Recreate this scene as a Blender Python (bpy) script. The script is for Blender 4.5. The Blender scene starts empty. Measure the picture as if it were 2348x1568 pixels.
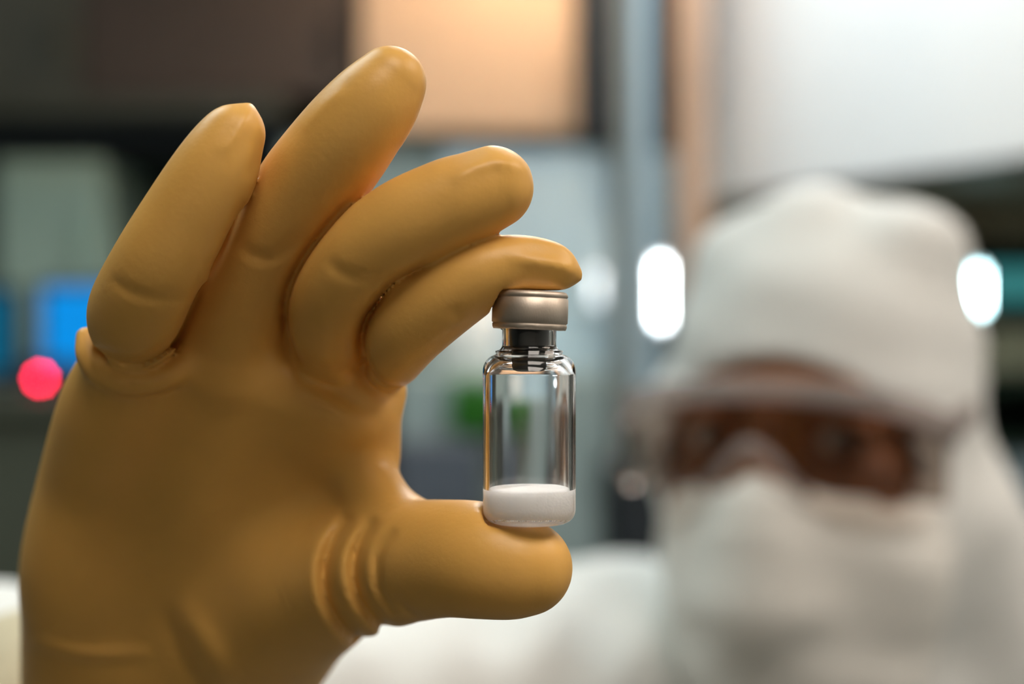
import bpy, bmesh, math, random
import numpy as np
from mathutils import Vector, Matrix

random.seed(7)
SC = bpy.context.scene
COL = SC.collection
PI = math.pi

# ------------------------------------------------------------------ camera, world, exposure
CZ = 1.65                        # camera height
LENS = 50.0
K = 36.0 / LENS / 2348.0         # metres per photo pixel per metre of depth
FOCUS = 0.244

cam_d = bpy.data.cameras.new('camera')
cam_d.lens = LENS
cam_d.sensor_width = 36.0
cam_d.clip_start = 0.01
cam_d.dof.use_dof = True
cam_d.dof.focus_distance = FOCUS
cam_d.dof.aperture_fstop = 5.9
cam_d.dof.aperture_blades = 9
cam = bpy.data.objects.new('camera', cam_d)
COL.objects.link(cam)
cam.location = (0, 0, CZ)
cam.rotation_euler = (PI / 2, 0, 0)
SC.camera = cam

world = bpy.data.worlds.new('world')
SC.world = world
world.use_nodes = True
world.node_tree.nodes['Background'].inputs[0].default_value = (0.5, 0.55, 0.6, 1)
world.node_tree.nodes['Background'].inputs[1].default_value = 0.05

SC.view_settings.view_transform = 'Standard'
SC.view_settings.look = 'None'
SC.view_settings.exposure = 0.0
SC.view_settings.gamma = 1.0
SC.view_settings.use_curve_mapping = False
SC.cycles.use_denoising = True
SC.cycles.blur_glossy = 0.0
SC.cycles.max_bounces = 24
SC.cycles.diffuse_bounces = 7
SC.cycles.glossy_bounces = 8
SC.cycles.transmission_bounces = 12
SC.cycles.sample_clamp_indirect = 30.0

# ceiling fixtures and one added fill panel: x, y, half width, half depth, strength, colour
CEILING_AND_FILL_LAMPS = [
    (-0.70, 0.80, 0.30, 0.45, 6.0, (0.86, 1.0, 0.97)),
    (0.22, 1.72, 0.30, 0.45, 7.5, (0.95, 0.99, 1.0)),
    (-1.25, 2.45, 0.30, 0.30, 1.6, (0.85, 0.95, 1.0)),
    (0.25, -0.38, 0.30, 0.30, 10.5, (1.0, 0.90, 0.80)),  # unseen fill panel, added to brighten the sides facing the camera
    (1.15, 0.35, 0.30, 0.45, 7.5, (1.0, 0.86, 0.74)),
]
WARM_SPOT = (0.03, 2.40, 0.055, 330.0, (1.0, 0.74, 0.48))


def at(px, py, d):
    """World point seen at photo pixel px, py at distance d along the view axis."""
    return Vector(((px - 1174.0) * K * d, d, CZ - (py - 784.0) * K * d))


# ------------------------------------------------------------------ materials
def mat(name, col, rough=0.5, metal=0.0, noise=0.0, nscale=30.0, bump=0.0, bscale=200.0, bdist=0.001,
        trans=0.0, ior=1.45, sss=0.0, sssr=(1, .4, .15), ssscale=0.004, emit=None, estr=0.0, spec=None, coat=0.0):
    m = bpy.data.materials.new(name)
    m.use_nodes = True
    nt = m.node_tree
    b = nt.nodes['Principled BSDF']
    b.inputs['Base Color'].default_value = (*col, 1)
    b.inputs['Roughness'].default_value = rough
    b.inputs['Metallic'].default_value = metal
    b.inputs['IOR'].default_value = ior
    b.inputs['Transmission Weight'].default_value = trans
    if spec is not None:
        b.inputs['Specular IOR Level'].default_value = spec
    if coat:
        b.inputs['Coat Weight'].default_value = coat
    if sss:
        b.inputs['Subsurface Weight'].default_value = sss
        b.inputs['Subsurface Radius'].default_value = sssr
        b.inputs['Subsurface Scale'].default_value = ssscale
    if emit is not None:
        b.inputs['Emission Color'].default_value = (*emit, 1)
        b.inputs['Emission Strength'].default_value = estr
    tc = None
    if noise or bump:
        tc = nt.nodes.new('ShaderNodeTexCoord')
    if noise:
        n = nt.nodes.new('ShaderNodeTexNoise')
        n.inputs['Scale'].default_value = nscale
        n.inputs['Detail'].default_value = 4
        nt.links.new(tc.outputs['Object'], n.inputs['Vector'])
        r = nt.nodes.new('ShaderNodeValToRGB')
        lo = [max(0, c * (1 - noise)) for c in col]
        hi = [min(1, c * (1 + noise)) for c in col]
        r.color_ramp.elements[0].position = .3
        r.color_ramp.elements[1].position = .7
        r.color_ramp.elements[0].color = (*lo, 1)
        r.color_ramp.elements[1].color = (*hi, 1)
        nt.links.new(n.outputs['Fac'], r.inputs['Fac'])
        nt.links.new(r.outputs['Color'], b.inputs['Base Color'])
    if bump:
        n2 = nt.nodes.new('ShaderNodeTexNoise')
        n2.inputs['Scale'].default_value = bscale
        n2.inputs['Detail'].default_value = 3
        nt.links.new(tc.outputs['Object'], n2.inputs['Vector'])
        bp = nt.nodes.new('ShaderNodeBump')
        bp.inputs['Strength'].default_value = bump
        bp.inputs['Distance'].default_value = bdist
        nt.links.new(n2.outputs['Fac'], bp.inputs['Height'])
        nt.links.new(bp.outputs['Normal'], b.inputs['Normal'])
    return m


M = {}
M['wall'] = mat('wall_paint', (.20, .22, .20), .7, noise=.05, nscale=3)
M['wall_white'] = mat('white_wall_paint', (.60, .62, .60), .6, noise=.04, nscale=3)
M['wall_dim'] = mat('light_wall_paint', (.54, .52, .48), .7, noise=.05, nscale=3)
M['ceiling'] = mat('ceiling_tile', (.6, .6, .58), .8, noise=.04, nscale=6)
M['floor'] = mat('floor_vinyl', (.12, .125, .12), .4, noise=.08, nscale=5)
M['latex'] = mat('tan_latex', (.73, .40, .095), .40, noise=.05, nscale=60, bump=.22, bscale=1000, bdist=.0002,
                 sss=.07, sssr=(1, .62, .2), ssscale=.0022, spec=.4)
M['cloth'] = mat('white_coverall_cloth', (.735, .75, .735), .85, noise=.02, nscale=40, bump=.25, bscale=900, bdist=.0006)
M['mask'] = mat('white_mask_cloth', (.75, .74, .70), .85, noise=.02, nscale=60, bump=.25, bscale=1200, bdist=.0005)
M['cuff'] = mat('beige_knit_cuff', (.60, .54, .38), .9, noise=.06, nscale=120, bump=.4, bscale=700, bdist=.0006)  # beige put in for warm bounce on the sleeve end
M['skin'] = mat('brown_skin', (.29, .125, .055), .5, noise=.06, nscale=40, sss=.15, sssr=(1, .4, .2), ssscale=.004)
M['brow'] = mat('dark_hair', (.015, .01, .008), .6, noise=.2, nscale=200)
M['eye'] = mat('eye_white', (.65, .62, .58), .2)
M['iris'] = mat('dark_brown_iris', (.03, .015, .008), .15)
M['lens'] = mat('tinted_goggle_lens', (.50, .41, .36), .03, trans=1.0, ior=1.2)
M['gframe'] = mat('clear_goggle_plastic', (.56, .49, .47), .15, trans=.55, ior=1.3)
M['glass'] = mat('borosilicate_glass', (1, 1, 1), .0, trans=1.0, ior=1.48)
M['rubber'] = mat('black_butyl_rubber', (.006, .006, .006), .45, spec=.12, bump=.08, bscale=900, bdist=.0002)
M['powder'] = mat('white_freeze_dried_powder', (.985, .965, .94), .9, noise=.012, nscale=700, bump=.4, bscale=2500, bdist=.0002,
                  sss=1.0, sssr=(1, .95, .9), ssscale=.005)


def metal_satin():
    m = mat('satin_aluminium', (.58, .50, .42), .5, 1.0)
    nt = m.node_tree
    b = nt.nodes['Principled BSDF']
    tc = nt.nodes.new('ShaderNodeTexCoord')
    mp = nt.nodes.new('ShaderNodeMapping')
    mp.inputs['Scale'].default_value = (1, 1, .45)
    n = nt.nodes.new('ShaderNodeTexNoise')
    n.inputs['Scale'].default_value = 4200
    n.inputs['Detail'].default_value = 4
    bp = nt.nodes.new('ShaderNodeBump')
    bp.inputs['Strength'].default_value = .35
    bp.inputs['Distance'].default_value = .00008
    nt.links.new(tc.outputs['Object'], mp.inputs['Vector'])
    nt.links.new(mp.outputs['Vector'], n.inputs['Vector'])
    nt.links.new(n.outputs['Fac'], bp.inputs['Height'])
    nt.links.new(bp.outputs['Normal'], b.inputs['Normal'])
    return m


M['alu'] = metal_satin()
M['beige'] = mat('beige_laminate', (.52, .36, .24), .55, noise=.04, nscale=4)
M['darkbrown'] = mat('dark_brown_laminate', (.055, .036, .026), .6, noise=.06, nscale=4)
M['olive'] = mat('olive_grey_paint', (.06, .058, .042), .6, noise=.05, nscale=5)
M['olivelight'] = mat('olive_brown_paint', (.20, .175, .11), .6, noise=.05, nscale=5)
M['display'] = mat('teal_display', (.0, .03, .03), .3, emit=(.03, .19, .19), estr=1.0)  # glow around the cyan light, put into an emissive material
M['nearblack'] = mat('charcoal_paint', (.010, .015, .021), .5, noise=.1, nscale=8)
M['greygreen'] = mat('grey_green_enamel', (.42, .56, .48), .5, noise=.04, nscale=5)
M['darkgreen'] = mat('dark_green_paint', (.03, .05, .042), .5, noise=.08, nscale=6)
M['bench'] = mat('bench_front', (.085, .095, .07), .6, noise=.06, nscale=6)
M['steel'] = mat('brushed_steel', (.60, .64, .66), .45, .6, noise=.04, nscale=5)
M['paleblue'] = mat('pale_blue_enamel', (.42, .56, .65), .45, noise=.04, nscale=5)
M['midgrey'] = mat('mid_grey_enamel', (.33, .42, .42), .5, noise=.05, nscale=5)
M['pole'] = mat('light_grey_post', (.33, .36, .34), .4, .2, noise=.03, nscale=6)
M['orangewood'] = mat('tan_wood', (.54, .36, .25), .55, noise=.08, nscale=8)
M['white'] = mat('white_enamel', (.86, .88, .88), .5, noise=.015, nscale=4)
M['green'] = mat('green_plastic', (.012, .13, .003), .4, noise=.05, nscale=20)
M['oliveplastic'] = mat('olive_plastic', (.78, .80, .58), .5, noise=.06, nscale=20)
M['forest'] = mat('forest_green_plastic', (.022, .055, .035), .5, noise=.06, nscale=20)
M['bluegrey'] = mat('blue_grey_plastic', (.10, .12, .15), .5, noise=.06, nscale=20)
M['screen'] = mat('blue_screen', (.0, .02, .04), .3, emit=(.0, .27, .78), estr=1.0)
M['screen_dim'] = mat('teal_blue_screen', (.0, .02, .04), .3, emit=(.0, .13, .25), estr=.8)
M['red'] = mat('red_indicator', (.3, .0, .02), .3, emit=(1.0, .012, .06), estr=42.0)
M['tube_white'] = mat('lamp_white', (.8, .8, .8), .3, emit=(.88, .96, 1.0), estr=26.0)  # glow of lights reflected in window glass, like the next two
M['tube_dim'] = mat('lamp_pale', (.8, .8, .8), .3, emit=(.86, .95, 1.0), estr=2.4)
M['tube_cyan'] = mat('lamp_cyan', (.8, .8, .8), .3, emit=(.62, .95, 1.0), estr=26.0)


# ------------------------------------------------------------------ object helpers
def link(name, me, m=None, parent=None):
    o = bpy.data.objects.new(name, me)
    COL.objects.link(o)
    if m is not None and me is not None:
        me.materials.append(m)
    if parent is not None:
        o.parent = parent
        bpy.context.view_layer.update()
        o.matrix_parent_inverse = parent.matrix_world.inverted()
    return o


def thing(name, label, cat, loc=(0, 0, 0), group=None):
    o = bpy.data.objects.new(name, None)
    COL.objects.link(o)
    o.location = loc
    o.empty_display_size = .02
    tag(o, label, cat, group)
    bpy.context.view_layer.update()
    return o


def tag(o, label, cat, group=None):
    o['label'] = label
    o['category'] = cat
    if group:
        o['group'] = group
    return o


def structure(o):
    o['kind'] = 'structure'
    return o


def bm_obj(name, bm, m, parent=None, smooth=False):
    bmesh.ops.recalc_face_normals(bm, faces=bm.faces[:])
    me = bpy.data.meshes.new(name)
    bm.to_mesh(me)
    bm.free()
    if smooth:
        for p in me.polygons:
            p.use_smooth = True
    return link(name, me, m, parent)


def add_box(bm, lo, hi, bev=0.0):
    lo, hi = Vector(lo), Vector(hi)
    r = bmesh.ops.create_cube(bm, size=1.0)
    vs = r['verts']
    c, s = (lo + hi) / 2, hi - lo
    for v in vs:
        v.co = Vector((v.co.x * s.x, v.co.y * s.y, v.co.z * s.z)) + c
    if bev > 0:
        es = list({e for v in vs for e in v.link_edges})
        bmesh.ops.bevel(bm, geom=es, offset=bev, segments=2, affect='EDGES', profile=.5)


def box(name, lo, hi, m, parent=None, bev=.004):
    bm = bmesh.new()
    add_box(bm, lo, hi, bev)
    return bm_obj(name, bm, m, parent)


def pbox(name, x0, x1, y0, y1, d, thick, m, parent=None, bev=.004, ztop=None, zbot=None):
    """Box whose front face, d metres from the camera, spans photo columns x0..x1 and rows y0..y1."""
    a, b = at(x0, y1, d), at(x1, y0, d)
    return box(name, (a.x, d, a.z if zbot is None else zbot), (b.x, d + thick, b.z if ztop is None else ztop), m, parent, bev)


def add_lathe(bm, prof, seg=96, close=True):
    """prof: list of (r, z) from start to end; axis Z."""
    rings = []
    for r, z in prof:
        if r < 1e-7:
            rings.append([bm.verts.new((0, 0, z))])
        else:
            rings.append([bm.verts.new((r * math.cos(2 * PI * i / seg), r * math.sin(2 * PI * i / seg), z)) for i in range(seg)])
    for a, b in zip(rings[:-1], rings[1:]):
        for i in range(seg):
            j = (i + 1) % seg
            if len(a) == 1 and len(b) == 1:
                continue
            if len(a) == 1:
                bm.faces.new((a[0], b[i], b[j]))
            elif len(b) == 1:
                bm.faces.new((a[i], b[0], a[j]))
            else:
                bm.faces.new((a[i], b[i], b[j], a[j]))


def lathe(name, prof, m, parent=None, seg=96, loc=(0, 0, 0), smooth=True):
    bm = bmesh.new()
    add_lathe(bm, prof, seg)
    bmesh.ops.translate(bm, verts=bm.verts[:], vec=loc)
    return bm_obj(name, bm, m, parent, smooth)


def arc(cx, cz, r, a0, a1, n=8):
    return [(cx + r * math.cos(math.radians(a0 + (a1 - a0) * i / n)), cz + r * math.sin(math.radians(a0 + (a1 - a0) * i / n))) for i in range(n + 1)]


# ------------------------------------------------------------------ sculpting on a distance grid
def smin(a, b, k):
    if k <= 0:
        return np.minimum(a, b)
    h = np.maximum(k - np.abs(a - b), 0)
    return np.minimum(a, b) - h * h / (4 * k)


def smax(a, b, k):
    return -smin(-a, -b, k)


def spline(pts, rad, n=7):
    """Catmull-Rom through pts with radii."""
    P = np.array([(*p, r) for p, r in zip(pts, rad)], dtype=np.float64)
    if len(P) == 2:
        t = np.linspace(0, 1, 2)[:, None]
        return P[0] * (1 - t) + P[1] * t
    Q = np.vstack([2 * P[0] - P[1], P, 2 * P[-1] - P[-2]])
    out = []
    for i in range(1, len(Q) - 2):
        p0, p1, p2, p3 = Q[i - 1], Q[i], Q[i + 1], Q[i + 2]
        for s in range(n):
            t = s / n
            out.append(.5 * (2 * p1 + (p2 - p0) * t + (2 * p0 - 5 * p1 + 4 * p2 - p3) * t * t + (3 * p1 - p0 - 3 * p2 + p3) * t ** 3))
    out.append(P[-1])
    out = np.array(out)
    out[:, 3] = np.maximum(out[:, 3], 1e-4)
    return out


def f_chain(pts, rad, sy=1.0, n=7):
    S = spline(pts, rad, n)

    def f(X, Y, Z):
        D = None
        for a, b in zip(S[:-1], S[1:]):
            ba = b[:3] - a[:3]
            w = np.array([1, 1 / sy, 1])
            bw = ba * w
            l2 = max(float(bw @ bw), 1e-12)
            px, py, pz = X - a[0], (Y - a[1]) / sy, Z - a[2]
            t = np.clip((px * bw[0] + py * bw[1] + pz * bw[2]) / l2, 0, 1)
            d = np.sqrt((px - bw[0] * t) ** 2 + (py - bw[1] * t) ** 2 + (pz - bw[2] * t) ** 2) - (a[3] + (b[3] - a[3]) * t)
            D = d if D is None else np.minimum(D, d)
        return D
    lo = (S[:, :3] - S[:, 3:] * np.array([1, max(sy, 1), 1])).min(0)
    hi = (S[:, :3] + S[:, 3:] * np.array([1, max(sy, 1), 1])).max(0)
    return f, lo, hi


def f_ell(c, r):
    c, r = np.array(c, float), np.array(r, float)

    def f(X, Y, Z):
        x, y, z = X - c[0], Y - c[1], Z - c[2]
        k0 = np.sqrt((x / r[0]) ** 2 + (y / r[1]) ** 2 + (z / r[2]) ** 2)
        k1 = np.sqrt((x / r[0] ** 2) ** 2 + (y / r[1] ** 2) ** 2 + (z / r[2] ** 2) ** 2) + 1e-9
        return k0 * (k0 - 1) / k1
    return f, c - r, c + r


class Sculpt:
    def __init__(self, lo, hi, h):
        self.lo, self.h = np.array(lo, float), h
        n = np.ceil((np.array(hi) - self.lo) / h).astype(int) + 1
        self.ax = [self.lo[i] + h * np.arange(n[i]) for i in range(3)]
        self.F = np.full(tuple(n), 1.0, dtype=np.float32)

    def sl(self, lo, hi, pad):
        out = []
        for i in range(3):
            a = int(np.floor((lo[i] - pad - self.lo[i]) / self.h))
            b = int(np.ceil((hi[i] + pad - self.lo[i]) / self.h)) + 1
            out.append(slice(max(a, 0), max(min(b, self.F.shape[i]), 0)))
        return tuple(out)

    def grid(self, s):
        return (self.ax[0][s[0]][:, None, None].astype(np.float32), self.ax[1][s[1]][None, :, None].astype(np.float32),
                self.ax[2][s[2]][None, None, :].astype(np.float32))

    def add(self, prim, k=0.0, pad=None):
        f, lo, hi = prim
        s = self.sl(lo, hi, (k + 4 * self.h) if pad is None else pad)
        X, Y, Z = self.grid(s)
        if 0 in self.F[s].shape:
            return
        self.F[s] = smin(self.F[s], f(X, Y, Z).astype(np.float32), k)

    def sub(self, prim, k=0.0):
        f, lo, hi = prim
        s = self.sl(lo, hi, k + 4 * self.h)
        X, Y, Z = self.grid(s)
        self.F[s] = smax(self.F[s], -f(X, Y, Z).astype(np.float32), k)

    def all(self):
        return self.grid((slice(None),) * 3)

    def mesh(self, name, m, parent=None, smooth_it=0):
        F = self.F
        # close the surface at the border of the grid
        for ax in range(3):
            for e in (0, -1):
                ix = [slice(None)] * 3
                ix[ax] = e
                F[tuple(ix)] = np.maximum(F[tuple(ix)], self.h * .3)
        ins = F < 0
        nx, ny, nz = F.shape
        offs = [(i, j, k) for i in (0, 1) for j in (0, 1) for k in (0, 1)]
        cnt = np.zeros((nx - 1, ny - 1, nz - 1), dtype=np.int8)
        for i, j, k in offs:
            cnt += ins[i:nx - 1 + i, j:ny - 1 + j, k:nz - 1 + k]
        act = (cnt > 0) & (cnt < 8)
        idx = np.full(act.shape, -1, dtype=np.int64)
        cells = np.argwhere(act)
        idx[act] = np.arange(len(cells))
        acc = np.zeros((len(cells), 3))
        num = np.zeros(len(cells))
        ci, cj, ck = cells.T
        for ax in range(3):
            d = [0, 0, 0]
            d[ax] = 1
            others = [a for a in range(3) if a != ax]
            for u in (0, 1):
                for v in (0, 1):
                    o = [0, 0, 0]
                    o[others[0]], o[others[1]] = u, v
                    fa = F[ci + o[0], cj + o[1], ck + o[2]]
                    fb = F[ci + o[0] + d[0], cj + o[1] + d[1], ck + o[2] + d[2]]
                    cr = (fa < 0) != (fb < 0)
                    t = np.where(cr, fa / np.where(cr, fa - fb, 1), 0)
                    p = np.zeros((len(cells), 3))
                    p[:, others[0]], p[:, others[1]] = u, v
                    p[:, ax] = t
                    acc[cr] += p[cr]
                    num[cr] += 1
        V = (cells + acc / np.maximum(num, 1)[:, None]) * self.h + self.lo
        Q = []
        for ax in range(3):
            a, b = [(1, 2), (2, 0), (0, 1)][ax]
            s0 = [slice(1, n - 1) for n in F.shape]
            s0[ax] = slice(0, F.shape[ax] - 1)
            s1 = list(s0)
            s1[ax] = slice(1, F.shape[ax])
            A, B = ins[tuple(s0)], ins[tuple(s1)]
            for flip, msk in ((False, A & ~B), (True, ~A & B)):
                e = np.argwhere(msk)
                if not len(e):
                    continue
                g = e.copy()
                g[:, a] += 1
                g[:, b] += 1
                q = []
                for da, db in ((-1, -1), (0, -1), (0, 0), (-1, 0)):
                    c = g.copy()
                    c[:, a] += da
                    c[:, b] += db
                    q.append(idx[c[:, 0], c[:, 1], c[:, 2]])
                q = np.stack(q, 1)
                Q.append(q[:, ::-1] if flip else q)
        Q = np.vstack(Q)
        for _ in range(2):
            V = self.project(V)
        me = bpy.data.meshes.new(name)
        me.from_pydata(V.tolist(), [], Q.tolist())
        for p in me.polygons:
            p.use_smooth = True
        o = link(name, me, m, parent)
        if smooth_it:
            sm = o.modifiers.new('soften', 'SMOOTH')
            sm.factor = .5
            sm.iterations = smooth_it
        return o

    def sample(self, P):
        g = (P - self.lo) / self.h
        n = np.array(self.F.shape) - 2
        i = np.clip(np.floor(g).astype(int), 0, n)
        t = g - i
        val = 0
        for a in (0, 1):
            for b in (0, 1):
                for c in (0, 1):
                    w = (t[:, 0] if a else 1 - t[:, 0]) * (t[:, 1] if b else 1 - t[:, 1]) * (t[:, 2] if c else 1 - t[:, 2])
                    val = val + w * self.F[i[:, 0] + a, i[:, 1] + b, i[:, 2] + c]
        return val

    def project(self, V):
        e = self.h * .6
        f = self.sample(V)
        G = np.stack([(self.sample(V + np.eye(3)[i] * e) - self.sample(V - np.eye(3)[i] * e)) / (2 * e) for i in range(3)], 1)
        st = f[:, None] * G / np.maximum((G * G).sum(1), .05)[:, None]
        ln = np.linalg.norm(st, axis=1, keepdims=True)
        return V - st * np.minimum(1, self.h * .5 / np.maximum(ln, 1e-9))


# ------------------------------------------------------------------ the room
XL, XR, YB, YF, ZC = -1.9, 1.7, 3.1, -1.5, 2.7
structure(box('floor', (XL - .1, YF - .1, -.1), (XR + .1, YB + .1, 0), M['floor'], bev=0))
structure(box('ceiling', (XL - .1, YF - .1, ZC), (XR + .1, YB + .1, ZC + .1), M['ceiling'], bev=0))
structure(box('wall_back', (XL, YB, 0), (XR, YB + .1, ZC), M['wall'], bev=0))
structure(box('wall_front', (XL, YF - .1, 0), (XR, YF, ZC), M['wall_dim'], bev=0))
structure(box('wall_left', (XL - .1, YF, 0), (XL, YB, ZC), M['wall'], bev=0))
structure(box('wall_right', (XR, YF, 0), (XR + .1, YB, ZC), M['wall_white'], bev=0))

lamp_labels = ['cool white ceiling panel light over the raised arm', 'neutral white ceiling panel light behind the hooded head',
               'small square ceiling panel light in the far corner', 'square warm white ceiling panel light nearest the camera', 'warm ceiling panel light on the right side of the room']
for (x, y, hw, hd, st, c), lb in zip(CEILING_AND_FILL_LAMPS, lamp_labels):
    t = thing('ceiling_light', lb, 'light', (x, y, ZC), 'ceiling panel lights')
    bm = bmesh.new()
    for (a, b, cc, d) in ((-hw - .03, -hw, -hd - .03, hd + .03), (hw, hw + .03, -hd - .03, hd + .03), (-hw, hw, -hd - .03, -hd), (-hw, hw, hd, hd + .03)):
        add_box(bm, (x + a, y + cc, ZC - .035), (x + b, y + d, ZC), 0)
    bm_obj('frame', bm, M['white'], t)
    box('diffuser', (x - hw, y - hd, ZC - .025), (x + hw, y + hd, ZC - .005), mat('lit_diffuser', (.8, .8, .8), .5, emit=c, estr=st), t, 0)

x, y, r, st, c = WARM_SPOT
t = thing('downlight', 'round warm downlight in front of the beige wall cabinet', 'light', (x, y, ZC))
lathe('rim', [(r, -.03), (r + .02, -.03), (r + .02, 0), (r, 0), (r, -.03)], M['white'], t, 32, (x, y, ZC))
lathe('bulb', [(0, -.02), (r * .9, -.02), (r * .9, -.005), (0, -.005)], mat('warm_bulb', (.8, .7, .6), .5, emit=c, estr=st), t, 32, (x, y, ZC))


# ------------------------------------------------------------------ laboratory background
def cabinet(label, x0, x1, y0, y1, d, m, group=None, ztop=None, ndoor=1, zbot=None, depth=None):
    a, b = at(x0, y1, d), at(x1, y0, d)
    z0 = a.z if zbot is None else zbot
    z1 = b.z if ztop is None else ztop
    back = YB - .002 if depth is None else d + depth
    t = thing('cabinet', label, 'cabinet', ((a.x + b.x) / 2, d, z0), group)
    box('body', (a.x, d + .02, z0), (b.x, back, z1), m, t, .003)
    w = (b.x - a.x) / ndoor
    for i in range(ndoor):
        dr = box('door', (a.x + w * i + .002, d, z0 + .002), (a.x + w * (i + 1) - .002, d + .019, z1 - .002), m, t, .003)
        if z1 - z0 < .2:
            continue
        hx = a.x + w * (i + 1) - .035
        hz = z0 + .06 if z0 > 1.5 else z1 - .2
        box('handle', (hx - .005, d - .022, hz), (hx + .005, d - .001, hz + .1), m, dr, .003)
    return t


cabinet('beige wall cabinet lit by a warm light, top centre behind the hand', 826, 1320, -330, 302, 2.60, M['beige'])
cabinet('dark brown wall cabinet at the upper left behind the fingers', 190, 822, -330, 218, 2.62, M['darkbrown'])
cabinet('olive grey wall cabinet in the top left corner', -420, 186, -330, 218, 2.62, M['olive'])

tag(pbox('light_rail', -420, 640, 222, 258, 2.50, .115, M['olive']), 'olive grey rail board under the dark brown wall cabinet', 'board')
tag(pbox('fume_hood', -420, 640, 262, 352, 2.66, YB - 2.662, M['nearblack']), 'near black hood under the olive rail at left', 'hood')  # solid dark box put in for the shade of an open niche
tag(pbox('wall_panel', 242, 700, 360, 1100, 2.95, YB - 2.952, M['darkgreen']), 'dark green panel behind the little finger', 'panel')
cabinet('tall grey green fridge behind the blue screen at left', -8, 236, 362, 900, 2.66, M['greygreen'], zbot=0)
cabinet('dark green tall cabinet at the left edge of the picture', -420, -14, 362, 900, 2.72, M['darkgreen'], zbot=0)

# tall cupboard with two monitors and a control box
zb = at(0, 905, 2.2).z
t = thing('equipment_cupboard', 'dull green cupboard carrying two blue monitors', 'cupboard', (at(0, 0, 2.2).x, 2.2, 0))
box('top_board', (XL + .02, 2.17, zb - .03), (at(640, 0, 2.2).x, 2.62, zb), M['bench'], t)
box('carcass', (XL + .02, 2.2, 0), (at(630, 0, 2.2).x, 2.62, zb - .03), M['bench'], t)


def monitor(label, x0, x1, y0, y1, d, m):
    a, b = at(x0, y1, d), at(x1, y0, d)
    cx = (a.x + b.x) / 2
    t = thing('monitor', label, 'monitor', (cx, d, zb), 'blue monitors')
    box('housing', (a.x - .012, d + .004, a.z - .012), (b.x + .012, d + .04, b.z + .012), M['nearblack'], t)
    box('screen', (a.x, d, a.z), (b.x, d + .006, b.z), m, t, .001)
    box('neck', (cx - .015, d + .01, zb + .008), (cx + .015, d + .03, a.z), M['nearblack'], t)
    box('foot', (cx - .06, d - .04, zb), (cx + .06, d + .08, zb + .01), M['nearblack'], t)


monitor('bright blue monitor on the cupboard left of the glove', 100, 330, 662, 835, 2.42, M['screen'])
monitor('dim blue monitor at the left picture edge', -160, 22, 672, 850, 2.42, M['screen_dim'])
t = thing('control_box', 'small dark control box with a glowing red lamp on the cupboard', 'control box', at(92, 900, 2.3))
c = at(92, 868, 2.3)
box('casing', (c.x - .045, 2.302, zb), (c.x + .045, 2.37, c.z + .028), M['nearblack'], t)
bm = bmesh.new()
bmesh.ops.create_uvsphere(bm, u_segments=16, v_segments=10, radius=.006, matrix=Matrix.Translation(c))
o = bm_obj('indicator_lamp', bm, M['red'], t, True)
o['label'] = 'glowing red indicator lamp'

# centre
cabinet('pale blue steel cabinet behind the vial', 1010, 1405, 338, 800, 2.62, M['paleblue'], zbot=at(0, 850, 2.62).z, ndoor=2)
cabinet('blue grey steel cabinet behind the middle finger', 650, 1004, 322, 800, 2.66, M['midgrey'], zbot=at(0, 850, 2.66).z)
cabinet('mid grey base cabinet behind the vial', 905, 1405, 855, 1500, 2.45, M['midgrey'], zbot=0, ndoor=2)
tag(pbox('storage_box', 1030, 1222, 872, 996, 2.35, .085, M['green'], bev=.01), 'green box behind the glass of the vial', 'box')
tag(pbox('storage_crate', 900, 1110, 1008, 1190, 2.34, .08, M['bluegrey'], bev=.01), 'blue grey crate in the gap between hand and vial', 'crate')
tag(pbox('waste_bin', 1400, 1545, 1070, 1420, 1.72, .25, M['nearblack'], bev=.01, zbot=0), 'black bin left of the mask above the shoulder', 'bin')
bm = bmesh.new()
c = at(1075, 850, 2.5)
add_lathe(bm, [(0, 0), (.055, 0), (.06, .01), (.06, .10), (.045, .125), (.02, .14), (.02, .16), (0, .16)], 32)
bmesh.ops.translate(bm, verts=bm.verts[:], vec=(c.x, 2.53, at(0, 855, 2.45).z))
tag(bm_obj('plastic_bottle', bm, M['white'], None, True), 'white plastic bottle in the curve between index finger and vial', 'bottle')

# posts and a dark shadow strip
tag(pbox('dark_post', 1337, 1416, -420, 318, 2.58, YB - 2.582, M['nearblack'], ztop=ZC - .001), 'dark upright board right of the beige cabinet', 'board')  # dark strip stands for a cabinet side in shadow
t = thing('partition_post', 'light grey upright metal post in the middle of the picture', 'post', (at(1465, 0, 2.0).x, 2.0, 0))
a, b = at(1424, 0, 2.0), at(1490, 0, 2.0)
box('post', (a.x, 2.0, 0), (b.x - .022, 2.06, ZC - .001), M['pole'], t)
box('glazing_bead', (b.x - .021, 1.985, 0), (b.x, 2.06, ZC - .001), M['paleblue'], t)
tag(pbox('black_upright', 1484, 1566, -420, 330, 2.34, .12, M['nearblack'], ztop=ZC - .001), 'thin black upright right of the light grey post', 'upright')
tag(pbox('door_post', 1570, 1630, -420, 560, 2.2, .12, M['orangewood'], zbot=0, ztop=ZC - .001), 'tan wooden post left of the white panel', 'post')
tag(pbox('steel_panel', 1424, 1565, 336, 1100, 2.78, YB - 2.782, M['paleblue'], zbot=0), 'pale panel behind the light grey post', 'panel')


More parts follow.
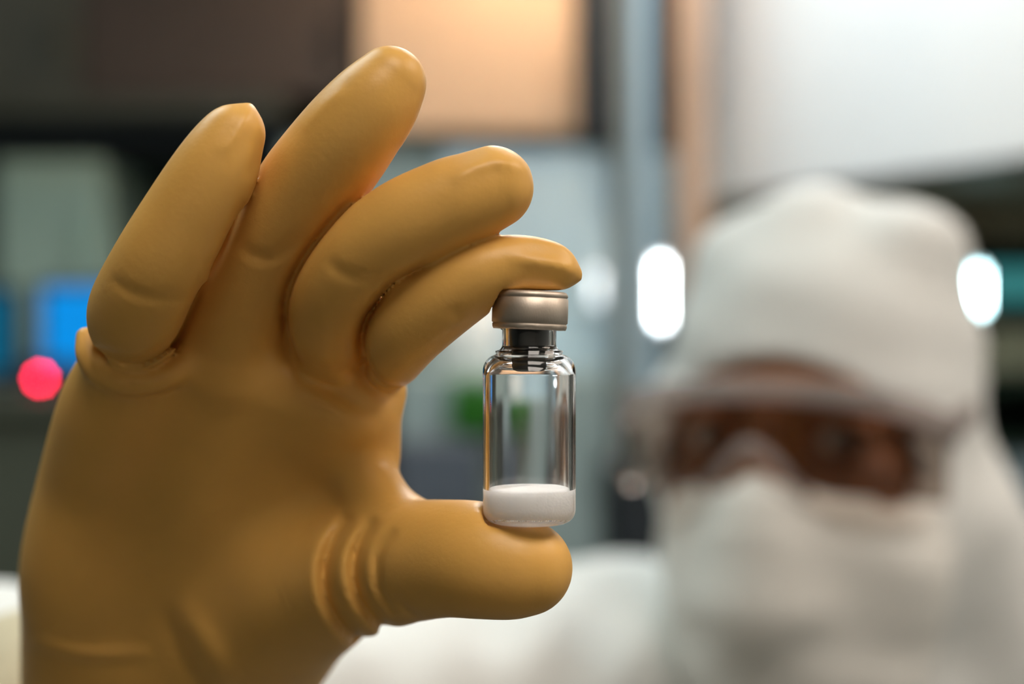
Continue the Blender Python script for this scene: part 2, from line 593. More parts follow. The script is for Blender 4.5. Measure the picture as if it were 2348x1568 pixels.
def reflection_strip(label, x, y0, y1, d, r, m, back):  # window reflections of lights, built as added glowing strips
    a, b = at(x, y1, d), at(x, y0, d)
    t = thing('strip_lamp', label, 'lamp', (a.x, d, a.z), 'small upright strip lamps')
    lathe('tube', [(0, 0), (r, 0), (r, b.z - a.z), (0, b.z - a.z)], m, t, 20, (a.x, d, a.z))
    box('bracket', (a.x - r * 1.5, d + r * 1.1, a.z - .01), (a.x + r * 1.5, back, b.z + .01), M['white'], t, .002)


reflection_strip('brilliant white upright lamp left of the white hood', 1516, 605, 735, 2.5, .0065, M['tube_white'], 2.778)
reflection_strip('pale upright lamp beside the index fingertip', 1368, 625, 690, 2.5, .006, M['tube_dim'], 2.618)
reflection_strip('cyan white upright lamp right of the white hood', 2246, 625, 705, 2.3, .006, M['tube_cyan'], 2.448)

# right: white air plenum with a slanted front, shelving below
t = thing('air_plenum', 'large white overhead air plenum at the upper right', 'plenum', (at(1640, 450, 2.4).x, 2.4, at(0, 450, 2.4).z))
p0, p1 = at(1628, 453, 2.4), at(2348, 352, 1.86)
dr = (p1 - p0)
dr.z = 0
p2 = p0 + dr * 1.9
bm = bmesh.new()
zlo, zhi = p0.z, ZC - .001
pts = [(p0.x, p0.y), (p2.x, p2.y), (XR - .001, p2.y), (XR - .001, YB - .002), (p0.x, YB - .002)]
lo_v = [bm.verts.new((x, y, zlo)) for x, y in pts]
hi_v = [bm.verts.new((x, y, zhi)) for x, y in pts]
bm.faces.new(lo_v)
bm.faces.new(hi_v)
for i in range(5):
    j = (i + 1) % 5
    bm.faces.new((lo_v[i], lo_v[j], hi_v[j], hi_v[i]))
bm_obj('housing', bm, M['white'], t)
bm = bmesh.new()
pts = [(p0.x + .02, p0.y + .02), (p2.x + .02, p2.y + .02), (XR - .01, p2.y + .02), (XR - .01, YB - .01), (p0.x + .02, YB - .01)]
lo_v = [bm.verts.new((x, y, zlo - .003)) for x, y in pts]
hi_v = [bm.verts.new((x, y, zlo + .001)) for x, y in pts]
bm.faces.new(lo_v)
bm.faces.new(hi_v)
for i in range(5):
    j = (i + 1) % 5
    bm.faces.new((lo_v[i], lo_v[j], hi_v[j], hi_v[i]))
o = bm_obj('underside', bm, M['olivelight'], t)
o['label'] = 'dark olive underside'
cabinet('olive brown cabinet under the white plenum at right', 1700, 2480, 400, 548, 2.45, M['olivelight'], ztop=zlo - .006, depth=.42)
tag(pbox('back_board', 1700, 2560, 572, 1500, 2.9, YB - 2.902, M['forest'], zbot=0), 'dark green board behind the shelf at right', 'board')
t = thing('shelf_unit', 'grey shelf unit behind the hood at right', 'shelf', (at(2200, 0, 2.45).x, 2.45, 0))
a, b = at(2080, 0, 2.45), at(2560, 0, 2.45)
for yy in (700, 860, 1010, 1250):
    zz = at(0, yy, 2.45).z
    box('shelf', (a.x, 2.45, zz - .02), (b.x, 2.89, zz), M['forest'], t, .002)
box('side_panel', (a.x - .02, 2.45, 0), (a.x, 2.89, at(0, 565, 2.45).z), M['forest'], t, .002)
box('side_panel', (b.x, 2.45, 0), (b.x + .02, 2.89, at(0, 565, 2.45).z), M['forest'], t, .002)
t = thing('display', 'glowing teal display on the top shelf beside the cyan lamp', 'display', (at(2330, 0, 2.5).x, 2.5, at(0, 700, 2.45).z))  # added box standing for the glow around the cyan light
pbox('housing', 2220, 2440, 600, 699, 2.505, .2, M['nearblack'], t, zbot=at(0, 700, 2.45).z + .0005)  # dark body of the added glow box
pbox('screen', 2230, 2430, 612, 690, 2.5, .008, M['display'], t, .001)  # emissive front of the added glow box
tag(pbox('storage_bin', 2265, 2420, 745, 859, 2.5, .3, M['oliveplastic'], bev=.01, zbot=at(0, 860, 2.45).z + .0005), 'olive bin on the shelf under the teal display', 'bin')
tag(pbox('storage_bin', 2260, 2440, 1040, 1249, 2.47, .3, M['paleblue'], bev=.01, zbot=at(0, 1250, 2.45).z + .0005), 'pale grey bin on the lowest shelf at right', 'bin')

# ------------------------------------------------------------------ vial
PXM = K * FOCUS                      # metres per photo pixel in the plane of the vial
VC = at(1213.5, 784, FOCUS)
VX, VY = VC.x, VC.y
def vz(py):
    return CZ - (py - 784) * PXM


ZB = vz(1199)                        # vial bottom
R = 106.5 * PXM
WALL = .0010
vial = thing('glass_vial', 'small clear glass vial with grey metal cap and white powder between gloved fingers', 'vial', (VX, VY, ZB))
zs = vz(806) - ZB                    # neck meets shoulder
rn = 62 * PXM
zsh = vz(850) - ZB
zt = vz(752) - ZB
outer = [(0, .0005), (R - .0030, .0002)] + arc(R - .0024, .0024, .0024, -82, 0, 8) + [(R, .0060), (R, .012), (R, .018), (R, zsh - .002)] \
    + arc(R - .0029, zsh, .0029, 0, 78, 8) + [(rn + .0012, zs + .0001)] + arc(rn + .0010, zs + .0012, .0010, 260, 180, 5)[1:] + [(rn, zt - .0004), (rn + .0005, zt), (rn + .0008, zt + .001), (rn + .0008, zt + .002)]
ri = R - WALL
rni = rn - .0010
inner = [(rni, zt + .002), (rni, zs + .001)] + arc(rni + .0012, zs - .0002, .0012, 175, 100, 4)[1:] + arc(ri - .0026, zsh - .0008, .0026, 75, 0, 7) \
    + [(ri, .018), (ri, .012), (ri, .006)] + arc(ri - .0016, .0030, .0016, 0, -85, 6) + [(0, .0016)]
lathe('bottle', outer + inner, M['glass'], vial, 128, (VX, VY, ZB))
# powder cake: slightly wider than the bore so that it wets the glass
zp = vz(1119) - ZB
bm = bmesh.new()
prof = [(0, .00155)] + [(r + (.00004 if i > 1 else 0), z) for i, (r, z) in enumerate(arc(ri - .0016, .0030, .0016, -85, 0, 6))] + [(ri + .00004, .005), (ri + .00004, zp - .0002), (ri - .0001, zp + .0001)]
prof += [(ri * f, zp + .0001 - .0007 * (1 - f) ** .5 * (1 if f > .3 else 1)) for f in (.93, .8, .6, .4, .2)] + [(0, zp - .0006)]
add_lathe(bm, prof, 96)
for v in bm.verts:
    rr = math.hypot(v.co.x, v.co.y)
    if v.co.z > zp - .002 and rr < ri * .97:
        v.co.z += .00035 * math.sin(v.co.x * 700 + 1) * math.cos(v.co.y * 520) * (1 - rr / ri) + .0003 * math.sin(v.co.x * 300)
bmesh.ops.translate(bm, verts=bm.verts[:], vec=(VX, VY, ZB))
o = bm_obj('powder', bm, M['powder'], vial, True)
o['label'] = 'white freeze-dried powder cake'
# rubber stopper
zpl = vz(838) - ZB
rp = rni - .00025
prof = [(0, zpl), (rp - .0011, zpl), (rp - .0006, zpl + .0003), (rp - .0003, zpl + .0012), (rp - .0003, zs - .0004), (rp, zs + .0012), (rp, zt + .002), (rp + .0012, zt + .0022), (rp + .0012, vz(676) - ZB), (0, vz(676) - ZB)]
o = lathe('stopper', prof, M['rubber'], vial, 96, (VX, VY, ZB))
o['label'] = 'black rubber stopper'
# aluminium cap
rc = 87 * PXM
h0, h1 = 0, vz(668) - vz(757)
prof = [(rn + .0004, .0006), (rc - .0009, .0001), (rc - .0003, .0002), (rc - .00012, .0006), (rc - .0001, .0010), (rc - .0002, .00108), (rc - .0002, .00118), (rc, .00130),
        (rc + .00002, .0030), (rc, h1 - .00125), (rc - .00022, h1 - .00113), (rc - .00024, h1 - .00103), (rc - .00008, h1 - .00092), (rc - .00012, h1 - .0005), (rc - .0004, h1 - .0001), (rc - .0008, h1), (0, h1)]
bm = bmesh.new()
add_lathe(bm, prof, 160)
for v in bm.verts:                   # rolled lower edge is a little crimped
    if v.co.z < .0009 and math.hypot(v.co.x, v.co.y) > rc * .9:
        a = math.atan2(v.co.y, v.co.x)
        v.co.z += .00005 * math.sin(a * 37) + .00006 * math.sin(a * 11)
bmesh.ops.rotate(bm, verts=bm.verts[:], cent=(0, 0, 0), matrix=Matrix.Rotation(math.radians(2.2), 3, 'Y'))
bmesh.ops.translate(bm, verts=bm.verts[:], vec=(VX + .00002, VY, vz(757)))
o = bm_obj('cap', bm, M['alu'], vial, True)
o['label'] = 'satin grey aluminium crimp cap'

# ------------------------------------------------------------------ person
HC = np.array([.163, .755, CZ - .045])     # middle of the head at eye level
YAW = math.radians(28)
person = thing('person', 'person in white hooded coverall, mask and goggles, holding up a small vial', 'person', (.2, 1.1, 0))

# ---- gloved right hand
def px(pts):
    """[(column, row, depth, radius in photo px)] -> points, radii"""
    return [tuple(at(a, b, d)) for a, b, d, r in pts], [r * K * d for a, b, d, r in pts]


hand = Sculpt((-.150, .212, CZ - .138), (.020, .402, CZ + .058), .00063)
PALM = [
    [(307, 850, .2685, 118), (268, 940, .275, 130), (232, 1100, .288, 138), (205, 1290, .297, 152), (215, 1440, .310, 160), (222, 1700, .336, 168)],
    [(520, 850, .272, 120), (470, 1150, .289, 155), (400, 1450, .312, 180), (380, 1720, .338, 190)],
    [(690, 890, .270, 118), (620, 1150, .291, 150), (490, 1450, .314, 182), (410, 1720, .340, 190)],
    [(815, 950, .268, 92), (800, 1080, .278, 108), (720, 1220, .289, 150), (540, 1450, .312, 175), (430, 1720, .338, 180)],
    [(700, 1330, .286, 150), (600, 1440, .302, 180), (505, 1570, .318, 170), (430, 1740, .338, 170)],
]
for i, c in enumerate(PALM):
    p, r = px(c)
    hand.add(f_chain(p, r, n=16), .010 if i else 0, pad=.02)
p, r = px([(340, 1480, .314, 170), (345, 1640, .330, 175)])
hand.add(f_chain(p + [(-.108, .375, CZ - .108), (-.130, .420, CZ - .122)], r + [.030, .032], n=10), .010, pad=.02)
p, r = px([(1204, 1302, .2445, 109), (1165, 1299, .2448, 120), (1100, 1284, .2470, 133), (1020, 1280, .2525, 134), (930, 1288, .261, 140), (830, 1305, .270, 152), (720, 1340, .282, 165), (600, 1400, .294, 160)])
hand.add(f_chain(p, r), .006, pad=.02)
p, r = px([(842, 950, .270, 66), (838, 1040, .271, 68), (850, 1105, .268, 68), (905, 1180, .263, 60)])
hand.add(f_chain(p, r), .004, pad=.02)
p, r = px([(815, 800, .268, 70), (825, 850, .270, 56), (880, 890, .272, 50)])
hand.add(f_chain(p, r), .004, pad=.02)
# lip of glove stretched round the root of the little finger
p, r = px([(196, 772, .262, 22), (203, 818, .2600, 25), (248, 862, .2585, 26), (315, 876, .2580, 26), (390, 858, .2590, 25), (448, 812, .2625, 20)])
hand.add(f_chain(p, r), .004, pad=.02)
# ring finger runs smoothly into the palm
p, r = px([(894, 190, .243, 84), (845, 252, .243, 104), (782, 334, .245, 116), (694, 450, .250, 120), (615, 565, .2555, 120), (560, 690, .262, 120), (530, 820, .269, 115)])
hand.add(f_chain(p, r), .004, pad=.02)
# knuckle pads behind the finger roots
p, r = px([(440, 750, .268, 70), (460, 690, .263, 66), (490, 600, .2575, 48), (525, 520, .254, 36)])
hand.add(f_chain(p, r), .004, pad=.02)
p, r = px([(590, 745, .276, 80), (690, 740, .273, 80), (770, 735, .270, 78), (850, 715, .266, 70)])
hand.add(f_chain(p, r), .004, pad=.02)
p, r = px([(770, 735, .264, 70), (842, 745, .261, 62), (852, 712, .2545, 44), (866, 694, .2510, 30)])
hand.add(f_chain(p, r), .004, pad=.02)
p, r = px([(815, 690, .258, 40), (845, 745, .2580, 50)])
hand.add(f_chain(p, r), .003, pad=.02)
# index
p, r = px([(1318, 632, .2445, 18), (1288, 622, .2445, 42), (1255, 613, .244, 62), (1180, 608, .2435, 70), (1090, 637, .2435, 86), (1010, 685, .245, 95), (940, 748, .2480, 92), (906, 800, .2525, 80), (902, 824, .256, 66), (890, 850, .266, 50)])
fi = f_chain(p, r)
# middle
p, r = px([(1128, 430, .242, 96), (1085, 447, .2415, 102), (1025, 470, .241, 105), (925, 520, .2415, 108), (835, 590, .2445, 105), (768, 680, .250, 100), (748, 760, .257, 94), (752, 840, .267, 84)])
fm = f_chain(p, r)
# little
p, r = px([(570, 250, .240, 14), (545, 300, .240, 62), (528, 325, .240, 79), (492, 394, .240, 97), (435, 491, .241, 105), (367, 612, .244, 112), (322, 712, .251, 117), (312, 752, .258, 102)])
fl = f_chain(p, r)
hand.add(fi, .0010, pad=.01)
hand.add(fm, .0008, pad=.01)
hand.add(fl, .0005, pad=.01)
X, Y, Z = hand.all()


def groove(s, line, w, amp, ymin=0.0, ymax=1.0):
    """Press a crease (amp > 0) or raise a fold (amp < 0) of half width w px along a line of photo points on the side towards the camera."""
    L = np.array(line, float)
    S = spline([(a, b, 0) for a, b in L], [1] * len(L), 5)[:, :2]
    lo, hi = S.min(0) - 4 * w, S.max(0) + 4 * w
    cs = [np.array(at(a, b, d)) for a in (lo[0], hi[0]) for b in (lo[1], hi[1]) for d in (.22, .32)]
    sl = s.sl(np.min(cs, 0), np.max(cs, 0), 0)
    X, Y, Z = s.grid(sl)
    U = X / (Y * K) + 1174
    V = 784 - (Z - CZ) / (Y * K)
    D = None
    n = len(S)
    for i, (a, b) in enumerate(zip(S[:-1], S[1:])):
        ba = b - a
        t = np.clip(((U - a[0]) * ba[0] + (V - a[1]) * ba[1]) / max(ba @ ba, 1e-9), 0, 1)
        d2 = (U - a[0] - t * ba[0]) ** 2 + (V - a[1] - t * ba[1]) ** 2
        u = (i + t) / (n - 1)
        f = np.exp(-d2 / (w * w)) * np.clip(4 * u * (1 - u), 0, 1) ** .5
        D = f if D is None else np.maximum(D, f)
    fy = ((Y > ymin) & (Y < ymax)).astype(np.float32)
    s.F[sl] += (D * amp * fy).astype(np.float32)


# folds at the root of the thumb
for ln, w, am in [
    ([(800, 1185), (762, 1245), (745, 1310), (757, 1385), (800, 1450), (850, 1482)], 17, .0024),
    ([(858, 1195), (822, 1250), (812, 1310), (826, 1372), (866, 1425), (905, 1452)], 15, .0022),
    ([(905, 1215), (872, 1262), (864, 1315), (876, 1365), (905, 1405)], 11, .0010),
    ([(770, 1190), (726, 1255), (715, 1320), (728, 1395), (770, 1460)], 18, -.0003),
    ([(832, 1190), (795, 1250), (782, 1312), (795, 1382), (840, 1440)], 14, -.0003),
    ([(890, 1195), (850, 1250), (842, 1312), (855, 1370), (890, 1420)], 12, -.0002),
    ([(905, 1365), (930, 1395), (965, 1420)], 10, .0005),
]:
    groove(hand, ln, w, am, .2, .285)
# creases of the finger joints and of the palm
for ln, w, am, *yy in [
    ([(255, 640), (300, 668), (360, 684), (425, 683)], 13, .0004),
    ([(545, 560), (585, 585), (625, 590), (665, 560), (690, 545)], 15, .0005),
    ([(752, 600), (790, 628), (840, 640), (905, 638)], 14, .0004),
    ([(1030, 705), (1060, 735)], 14, .0003),
    ([(690, 815), (740, 850), (800, 850), (840, 830)], 16, .0009),
    ([(420, 1400), (470, 1480), (520, 1568)], 34, -.0012),
    ([(380, 1400), (415, 1490), (450, 1568)], 26, .0008),
    ([(70, 1470), (190, 1500), (350, 1498)], 18, -.0007),
    ([(1165, 590), (1230, 600), (1290, 610), (1328, 628)], 13, -.0005),
    ([(1200, 572), (1260, 578), (1305, 595)], 14, .0004),
    ([(1040, 412), (1090, 383), (1150, 370), (1210, 392)], 15, -.0006),
    ([(1010, 385), (1060, 362), (1110, 350)], 14, .0004),
    ([(505, 352), (545, 305), (578, 238)], 13, -.0005),
    ([(598, 300), (590, 360), (570, 410)], 13, .0004),
    ([(690, 300), (740, 245), (790, 205)], 13, -.0003),
    ([(962, 215), (950, 280), (915, 340)], 13, -.0003),
    ([(655, 790), (700, 850), (780, 905), (860, 950)], 22, .0014),
    ([(800, 455), (745, 522), (695, 590), (660, 660), (652, 720), (665, 785), (700, 840)], 8, .0016, .2, .262),
    ([(985, 605), (905, 645), (862, 695), (834, 745), (830, 800), (850, 850), (885, 884), (930, 890)], 8, .0016, .2, .259),
    ([(470, 640), (440, 705), (395, 785), (310, 832), (215, 800)], 12, .0016, .2, .266),
    ([(560, 460), (535, 515), (505, 580), (470, 640)], 8, .0009, .2, .255),
]:
    groove(hand, ln, w, am, *(yy or (.2, .30)))
# room for the vial
def f_cyl(cx, cy, r, z0, z1):
    def f(X, Y, Z):
        d = np.sqrt((X - cx) ** 2 + (Y - cy) ** 2) - r
        return np.maximum(d, np.abs(Z - (z0 + z1) / 2) - (z1 - z0) / 2)
    return f, np.array([cx - r, cy - r, z0]), np.array([cx + r, cy + r, z1])


hand.sub(f_cyl(VX, VY, R + .0001, ZB - .00012, ZB + .030), .0008)
hand.sub(f_cyl(VX, VY, rc + .0001, vz(770), vz(666)), .0006)
glove = hand.mesh('glove', M['latex'], person, 2)
glove['label'] = 'tan latex glove on the raised right hand'

# ---- head
ca, sa = math.cos(YAW), math.sin(YAW)
def loc(X, Y, Z):
    dx, dy = X - HC[0], Y - HC[1]
    return dx * ca - dy * sa, dx * sa + dy * ca, Z - HC[2]


def wpt(lx, ly, lz):
    return (HC[0] + lx * ca + ly * sa, HC[1] - lx * sa + ly * ca, HC[2] + lz)


def in_head(prim):
    f = prim[0]
    return lambda X, Y, Z: f(*loc(X, Y, Z))


def head_field(X, Y, Z):
    lx, ly, lz = loc(X, Y, Z)
    e = lambda c, r: f_ell(c, r)[0](lx, ly, lz)
    c = lambda p, r: f_chain(p, r, n=3)[0](lx, ly, lz)
    d = e((0, .008, .036), (.070, .088, .088))
    d = smin(d, e((0, -.030, -.040), (.060, .060, .076)), .02)
    d = smin(d, c([(-.034, -.074, .017), (0, -.080, .017), (.034, -.074, .017)], [.011, .011, .011]), .012)
    d = smin(d, c([(0, -.084, .008), (0, -.094, -.016), (0, -.103, -.036)], [.008, .009, .012]), .008)
    d = smin(d, c([(-.013, -.091, -.038), (.013, -.091, -.038)], [.009, .009]), .006)
    d = smin(d, e((-.040, -.058, -.034), (.024, .022, .022)), .015)
    d = smin(d, e((.040, -.058, -.034), (.024, .022, .022)), .015)
    d = smin(d, c([(-.020, -.086, -.068), (0, -.092, -.066), (.020, -.086, -.068)], [.006, .007, .006]), .008)
    d = smin(d, e((0, -.074, -.102), (.024, .018, .016)), .015)
    for s in (-1, 1):
        d = smax(d, -e((s * .032, -.096, -.001), (.019, .016, .012)), .008)
        d = smin(d, c([(s * .018, -.080, .003), (s * .032, -.085, .009), (s * .047, -.076, .002)], [.0035, .004, .0035]), .003)
        d = smin(d, c([(s * .018, -.080, -.004), (s * .032, -.083, -.010), (s * .047, -.076, -.003)], [.003, .0035, .003]), .003)
        d = smin(d, e((s * .071, .012, -.008), (.010, .018, .030)), .006)
    d = smin(d, c([(0, .020, -.06), (0, .040, -.14), (.01, .06, -.22)], [.056, .056, .075]), .02)
    return d


head = Sculpt(HC - np.array([.14, .15, .23]), HC + np.array([.14, .16, .14]), .0026)
head.F[:] = head_field(*head.all())
o = head.mesh('body', M['skin'], person, 1)
o['label'] = 'brown face seen through the goggles'


def to_head(bm):
    for v in bm.verts:
        v.co = Vector(wpt(*v.co))


for s in (-1, 1):
    bm = bmesh.new()
    bmesh.ops.create_uvsphere(bm, u_segments=24, v_segments=16, radius=.0122, matrix=Matrix.Translation((s * .032, -.0725, -.001)))
    to_head(bm)
    e = bm_obj('eye', bm, M['eye'], person, True)
    bm = bmesh.new()
    bmesh.ops.create_uvsphere(bm, u_segments=20, v_segments=12, radius=.0065, matrix=Matrix.Translation((s * .032 + .003, -.0795, -.002)))
    to_head(bm)
    bm_obj('iris', bm, M['iris'], e, True)
    S = Sculpt(np.array(wpt(s * .034, -.08, .02)) - .04, np.array(wpt(s * .034, -.08, .02)) + .04, .0015)
    q = [wpt(s * .014, -.0905, .017), wpt(s * .032, -.0865, .0225), wpt(s * .052, -.070, .016)]
    S.add(f_chain(q, [.003, .0042, .002]))
    S.mesh('eyebrow', M['brow'], person, 1)


def folds(X, Y, Z, a, seed=0, f=1.0):
    """Soft cloth folds: sum of slanted waves."""
    rng = np.random.RandomState(seed)
    d = 0
    for i in range(9):
        v = rng.normal(size=3)
        v[2] = v[2] * 1.3
        v = v / np.linalg.norm(v) * f * rng.uniform(35, 110)
        w = np.sin(X * v[0] + Y * v[1] + Z * v[2] + rng.uniform(0, 6))
        d = d + (np.abs(w) ** 1.5 - .5) * 40 / np.linalg.norm(v / f)
    return d * a


def strap_line(lx):
    return .036 - 8.0 * lx * lx


# ---- hood
def hood_field(X, Y, Z):
    lx, ly, lz = loc(X, Y, Z)
    e = lambda c, r: f_ell(c, r)[0](lx, ly, lz)
    c = lambda p, r: f_chain(p, r, n=3)[0](lx, ly, lz)
    d = e((.002, .008, .034), (.080, .096, .090))
    d = smin(d, e((.0, -.012, -.040), (.079, .078, .085)), .03)
    d = smin(d, c([(0, .030, -.05), (0, .055, -.13), (.0, .075, -.20)], [.082, .088, .11]), .03)
    d = smin(d, c([(.06, .03, -.055), (.085, .065, -.12), (.12, .09, -.20)], [.042, .055, .08]), .02)
    d = smin(d, c([(-.04, .03, -.075), (-.055, .05, -.13), (-.10, .06, -.20)], [.05, .06, .08]), .02)
    d = smin(d, e((-.004, .0, .097), (.026, .05, .026)), .02)
    d = smin(d, e((-.040, .0, .084), (.022, .05, .022)), .02)
    d = smin(d, e((-.056, -.022, -.002), (.036, .048, .034)), .02)
    d = smin(d, e((.046, .01, .090), (.026, .05, .026)), .02)
    d = d + folds(lx, ly, lz, .0012, 3, .8)
    d = d + .0010 * np.sin(lz * 120 + lx * 45 + 1.2) * (lz > .03)
    # face opening
    cut = np.maximum(np.sqrt((lx / .063) ** 2 + ((lz + .026) / .063) ** 2) - 1, 0) * .06 + np.minimum(np.sqrt((lx / .063) ** 2 + ((lz + .026) / .063) ** 2) - 1, 0) * .06
    cut = np.maximum(cut, ly + .004)
    d = smax(d, -cut, .006)
    # rolled hem around the opening
    return d


hood = Sculpt(HC - np.array([.24, .17, .30]), HC + np.array([.24, .22, .165]), .0032)
hood.F[:] = hood_field(*hood.all())
o = hood.mesh('hood', M['cloth'], person, 1)


# ---- mask
def mask_field(X, Y, Z):
    lx, ly, lz = loc(X, Y, Z)
    e = lambda c, r: f_ell(c, r)[0](lx, ly, lz)
    c = lambda p, r: f_chain(p, r, n=3)[0](lx, ly, lz)
    d = e((0, -.030, -.062), (.072, .074, .090))
    d = smin(d, c([(0, -.090, -.010), (0, -.102, -.034), (0, -.100, -.075)], [.010, .018, .022]), .03)
    for s in (-1, 1):
        d = smin(d, e((.041, -.046, -.058) if s > 0 else (-.034, -.046, -.058), (.034 if s > 0 else .026, .034, .044)), .02)
    d = smin(d, e((0, -.034, -.122), (.056, .058, .044)), .03)
    d = d + folds(lx, ly, lz, .0010, 11, .8) + .0003 * np.sin(lz * 200 + np.abs(lx) * 60) * (lz < -.03)
    top = -.026 + .010 * np.exp(-(lx / .011) ** 2) + .06 * np.maximum(lx, 0)
    d = smax(d, lz - top, .004)
    d = smax(d, ly - .02, .004)
    return d


mask = Sculpt(HC - np.array([.13, .16, .20]), HC + np.array([.13, .10, .02]), .0026)
mask.F[:] = mask_field(*mask.all())
o = mask.mesh('mask', M['mask'], person, 1)
o['label'] = 'white face mask over nose and mouth'

# ---- goggles
gog = thing('goggles', '', '', wpt(0, -.10, 0))
for k_ in ('label', 'category'):
    del gog[k_]
gog.parent = person
bpy.context.view_layer.update()
gog.matrix_parent_inverse = person.matrix_world.inverted()


def gpath(th, off=0.0):
    a = math.radians(th)
    return (.079 + off) * math.sin(a), -.062 - (.048 + off) * math.cos(a) ** .8 if math.cos(a) > 0 else -.062


def gtop(u):
    return .0180 - .021 * abs(u) ** 2


def gbot(u):
    return -.024 - .006 * abs(u) ** 2 + .022 * math.exp(-(u / .16) ** 2)


def sheet(name, n, f_in, f_out, v0, v1, m, parent, nv=6):
    bm = bmesh.new()
    A, B = [], []
    for i in range(n + 1):
        u = -1 + 2 * i / n
        ra, rb = [], []
        for j in range(nv + 1):
            z = v0(u) + (v1(u) - v0(u)) * j / nv
            x, y = f_in(u)
            ra.append(bm.verts.new(wpt(x, y, z)))
            x, y = f_out(u)
            rb.append(bm.verts.new(wpt(x, y, z)))
        A.append(ra)
        B.append(rb)
    for i in range(n):
        for j in range(nv):
            bm.faces.new((A[i][j], A[i + 1][j], A[i + 1][j + 1], A[i][j + 1]))
            bm.faces.new((B[i][j], B[i][j + 1], B[i + 1][j + 1], B[i + 1][j]))
        bm.faces.new((A[i][0], B[i][0], B[i + 1][0], A[i + 1][0]))
        bm.faces.new((A[i][nv], A[i + 1][nv], B[i + 1][nv], B[i][nv]))
    for i in (0, n):
        for j in range(nv):
            bm.faces.new((A[i][j], A[i][j + 1], B[i][j + 1], B[i][j]))
    return bm_obj(name, bm, m, parent, True)


o = sheet('lens', 48, lambda u: gpath(u * 84), lambda u: gpath(u * 84, .0022), gbot, gtop, M['lens'], gog)
o['label'] = 'see-through brownish lens'
o = sheet('brow_bar', 48, lambda u: gpath(u * 86, -.001), lambda u: gpath(u * 86, .006), gtop, lambda u: gtop(u) + .0105, M['gframe'], gog, 3)
o['label'] = 'glossy pale grey bar along the top of the lens'
S = Sculpt(np.array(wpt(0, -.1, -.015)) - .045, np.array(wpt(0, -.1, -.015)) + .045, .0012)
S.add(f_chain([wpt(-.024, -.106, -.024), wpt(-.011, -.112, -.010), wpt(0, -.115, -.003), wpt(.011, -.112, -.010), wpt(.024, -.106, -.024)], [.0025, .003, .0035, .003, .0025]))
S.mesh('nose_bridge', M['gframe'], gog, 1)
for s in (-1, 1):
    bm = bmesh.new()
    add_box(bm, (-.002, -.0, -.006), (.002, .075, .006), .0015)
    for v in bm.verts:
        v.co = Vector(wpt(s * (.080 + v.co.x), -.070 + v.co.y, .004 + v.co.z + .1 * v.co.y))
    tmp = bm_obj('temple', bm, M['gframe'], gog)
    bm = bmesh.new()
    bmesh.ops.create_uvsphere(bm, u_segments=16, v_segments=10, radius=.005, matrix=Matrix.Translation((s * .082, -.070, .008)))
    to_head(bm)
    bm_obj('hinge', bm, M['gframe'], tmp, True)

# ---- coverall: torso, sleeves, legs
WR = at(300, 1640, .318)
suit = Sculpt((-.36, .28, .05), (.60, 1.38, 1.62), .0065)
hips = np.array([.21, 1.12, .92])
suit.add(f_chain([(.21, 1.12, .90), (.205, 1.03, 1.12), (.20, .93, 1.30), (.20, .88, 1.40)], [.165, .165, .160, .125], n=5), 0, pad=.08)
suit.add(f_chain([(.10, .92, 1.36), (.20, .91, 1.385), (.32, .93, 1.36)], [.115, .12, .115], n=4), .06, pad=.1)
SH_R, EL_R = (.055, .80, CZ - .205), (-.200, .505, CZ - .155)
suit.add(f_chain([(.13, .86, CZ - .235), SH_R, (-.07, .66, CZ - .190), EL_R], [.095, .082, .066, .064], n=5), .05, pad=.08)
suit.add(f_chain([EL_R, (-.178, .45, CZ - .133), (-.140, .405, CZ - .122)], [.064, .053, .047], n=5), .02, pad=.05)
SH_L = (.37, .93, CZ - .25)
suit.add(f_chain([(.30, .92, CZ - .24), SH_L, (.45, .98, 1.15), (.43, .88, .90)], [.09, .085, .066, .05], n=5), .05, pad=.08)
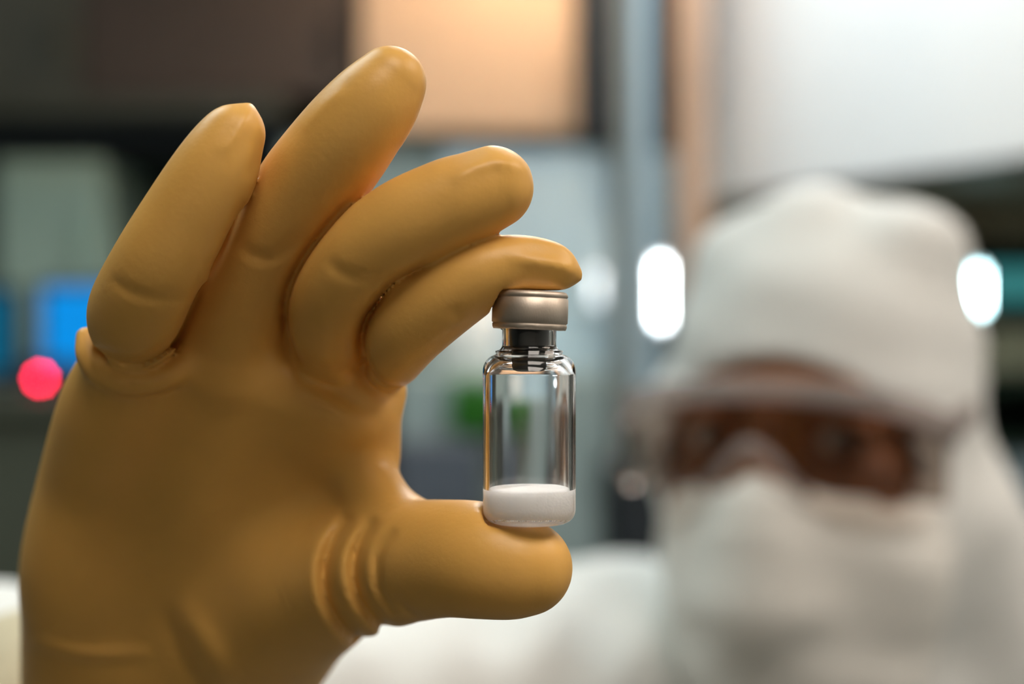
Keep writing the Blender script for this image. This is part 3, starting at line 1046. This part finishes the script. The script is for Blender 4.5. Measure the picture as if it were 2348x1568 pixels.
for s in (-1, 1):
    suit.add(f_chain([(.21 + s * .085, 1.12, .88), (.21 + s * .10, 1.10, .48), (.21 + s * .105, 1.13, .12)], [.115, .085, .075], n=5), .05, pad=.08)
X, Y, Z = suit.all()
suit.F += folds(X, Y, Z, .0035, 21, .7).astype(np.float32)
o = suit.mesh('coverall', M['cloth'], person, 1)

bounce_cuff = Sculpt((-.20, .28, CZ - .20), (0, .45, CZ - .04), .002)  # added band; its beige stands for warm bounced light on the sleeve
bounce_cuff.add(f_chain([(-.140, .410, CZ - .122), (-.122, .385, CZ - .112), (-.116, .376, CZ - .109)], [.044, .041, .038], n=4))
X, Y, Z = bounce_cuff.all()
o = bounce_cuff.mesh('cuff', M['cuff'], person, 1)
o['label'] = 'beige cuff behind the glove'

for s in (-1, 1):
    b = Sculpt((.21 + s * .105 - .08, .92, -.01), (.21 + s * .105 + .08, 1.24, .16), .004)
    b.add(f_chain([(.21 + s * .105, 1.13, .12), (.21 + s * .105, 1.13, .045)], [.07, .05]))
    b.add(f_chain([(.21 + s * .105, 1.15, .042), (.21 + s * .11, 1.07, .045), (.21 + s * .115, .99, .038)], [.044, .046, .036]), .03, pad=.05)
    X, Y, Z = b.all()
    b.F = np.maximum(b.F, -(Z - .001) + 0 * X + 0 * Y).astype(np.float32)
    b.mesh('boot', M['cloth'], person, 1)

lh = Sculpt((.35, .76, .64), (.52, .98, .92), .0025)
lh.add(f_chain([(.43, .885, .90), (.428, .87, .83), (.426, .86, .79)], [.034, .036, .036], n=4))
for i, (dy, ln) in enumerate(((-.027, .070), (-.009, .080), (.009, .075), (.027, .058))):
    lh.add(f_chain([(.426, .86 + dy, .79), (.424, .858 + dy * 1.1, .755), (.416, .852 + dy, .755 - ln * .55), (.402, .848 + dy, .755 - ln)], [.011, .0105, .0095, .008], n=4), .003, pad=.02)
lh.add(f_chain([(.420, .84, .84), (.408, .815, .80), (.402, .806, .765)], [.014, .012, .0095], n=4), .006, pad=.02)
o = lh.mesh('glove', M['latex'], person, 1)
o['label'] = 'tan latex glove on the lowered left hand'
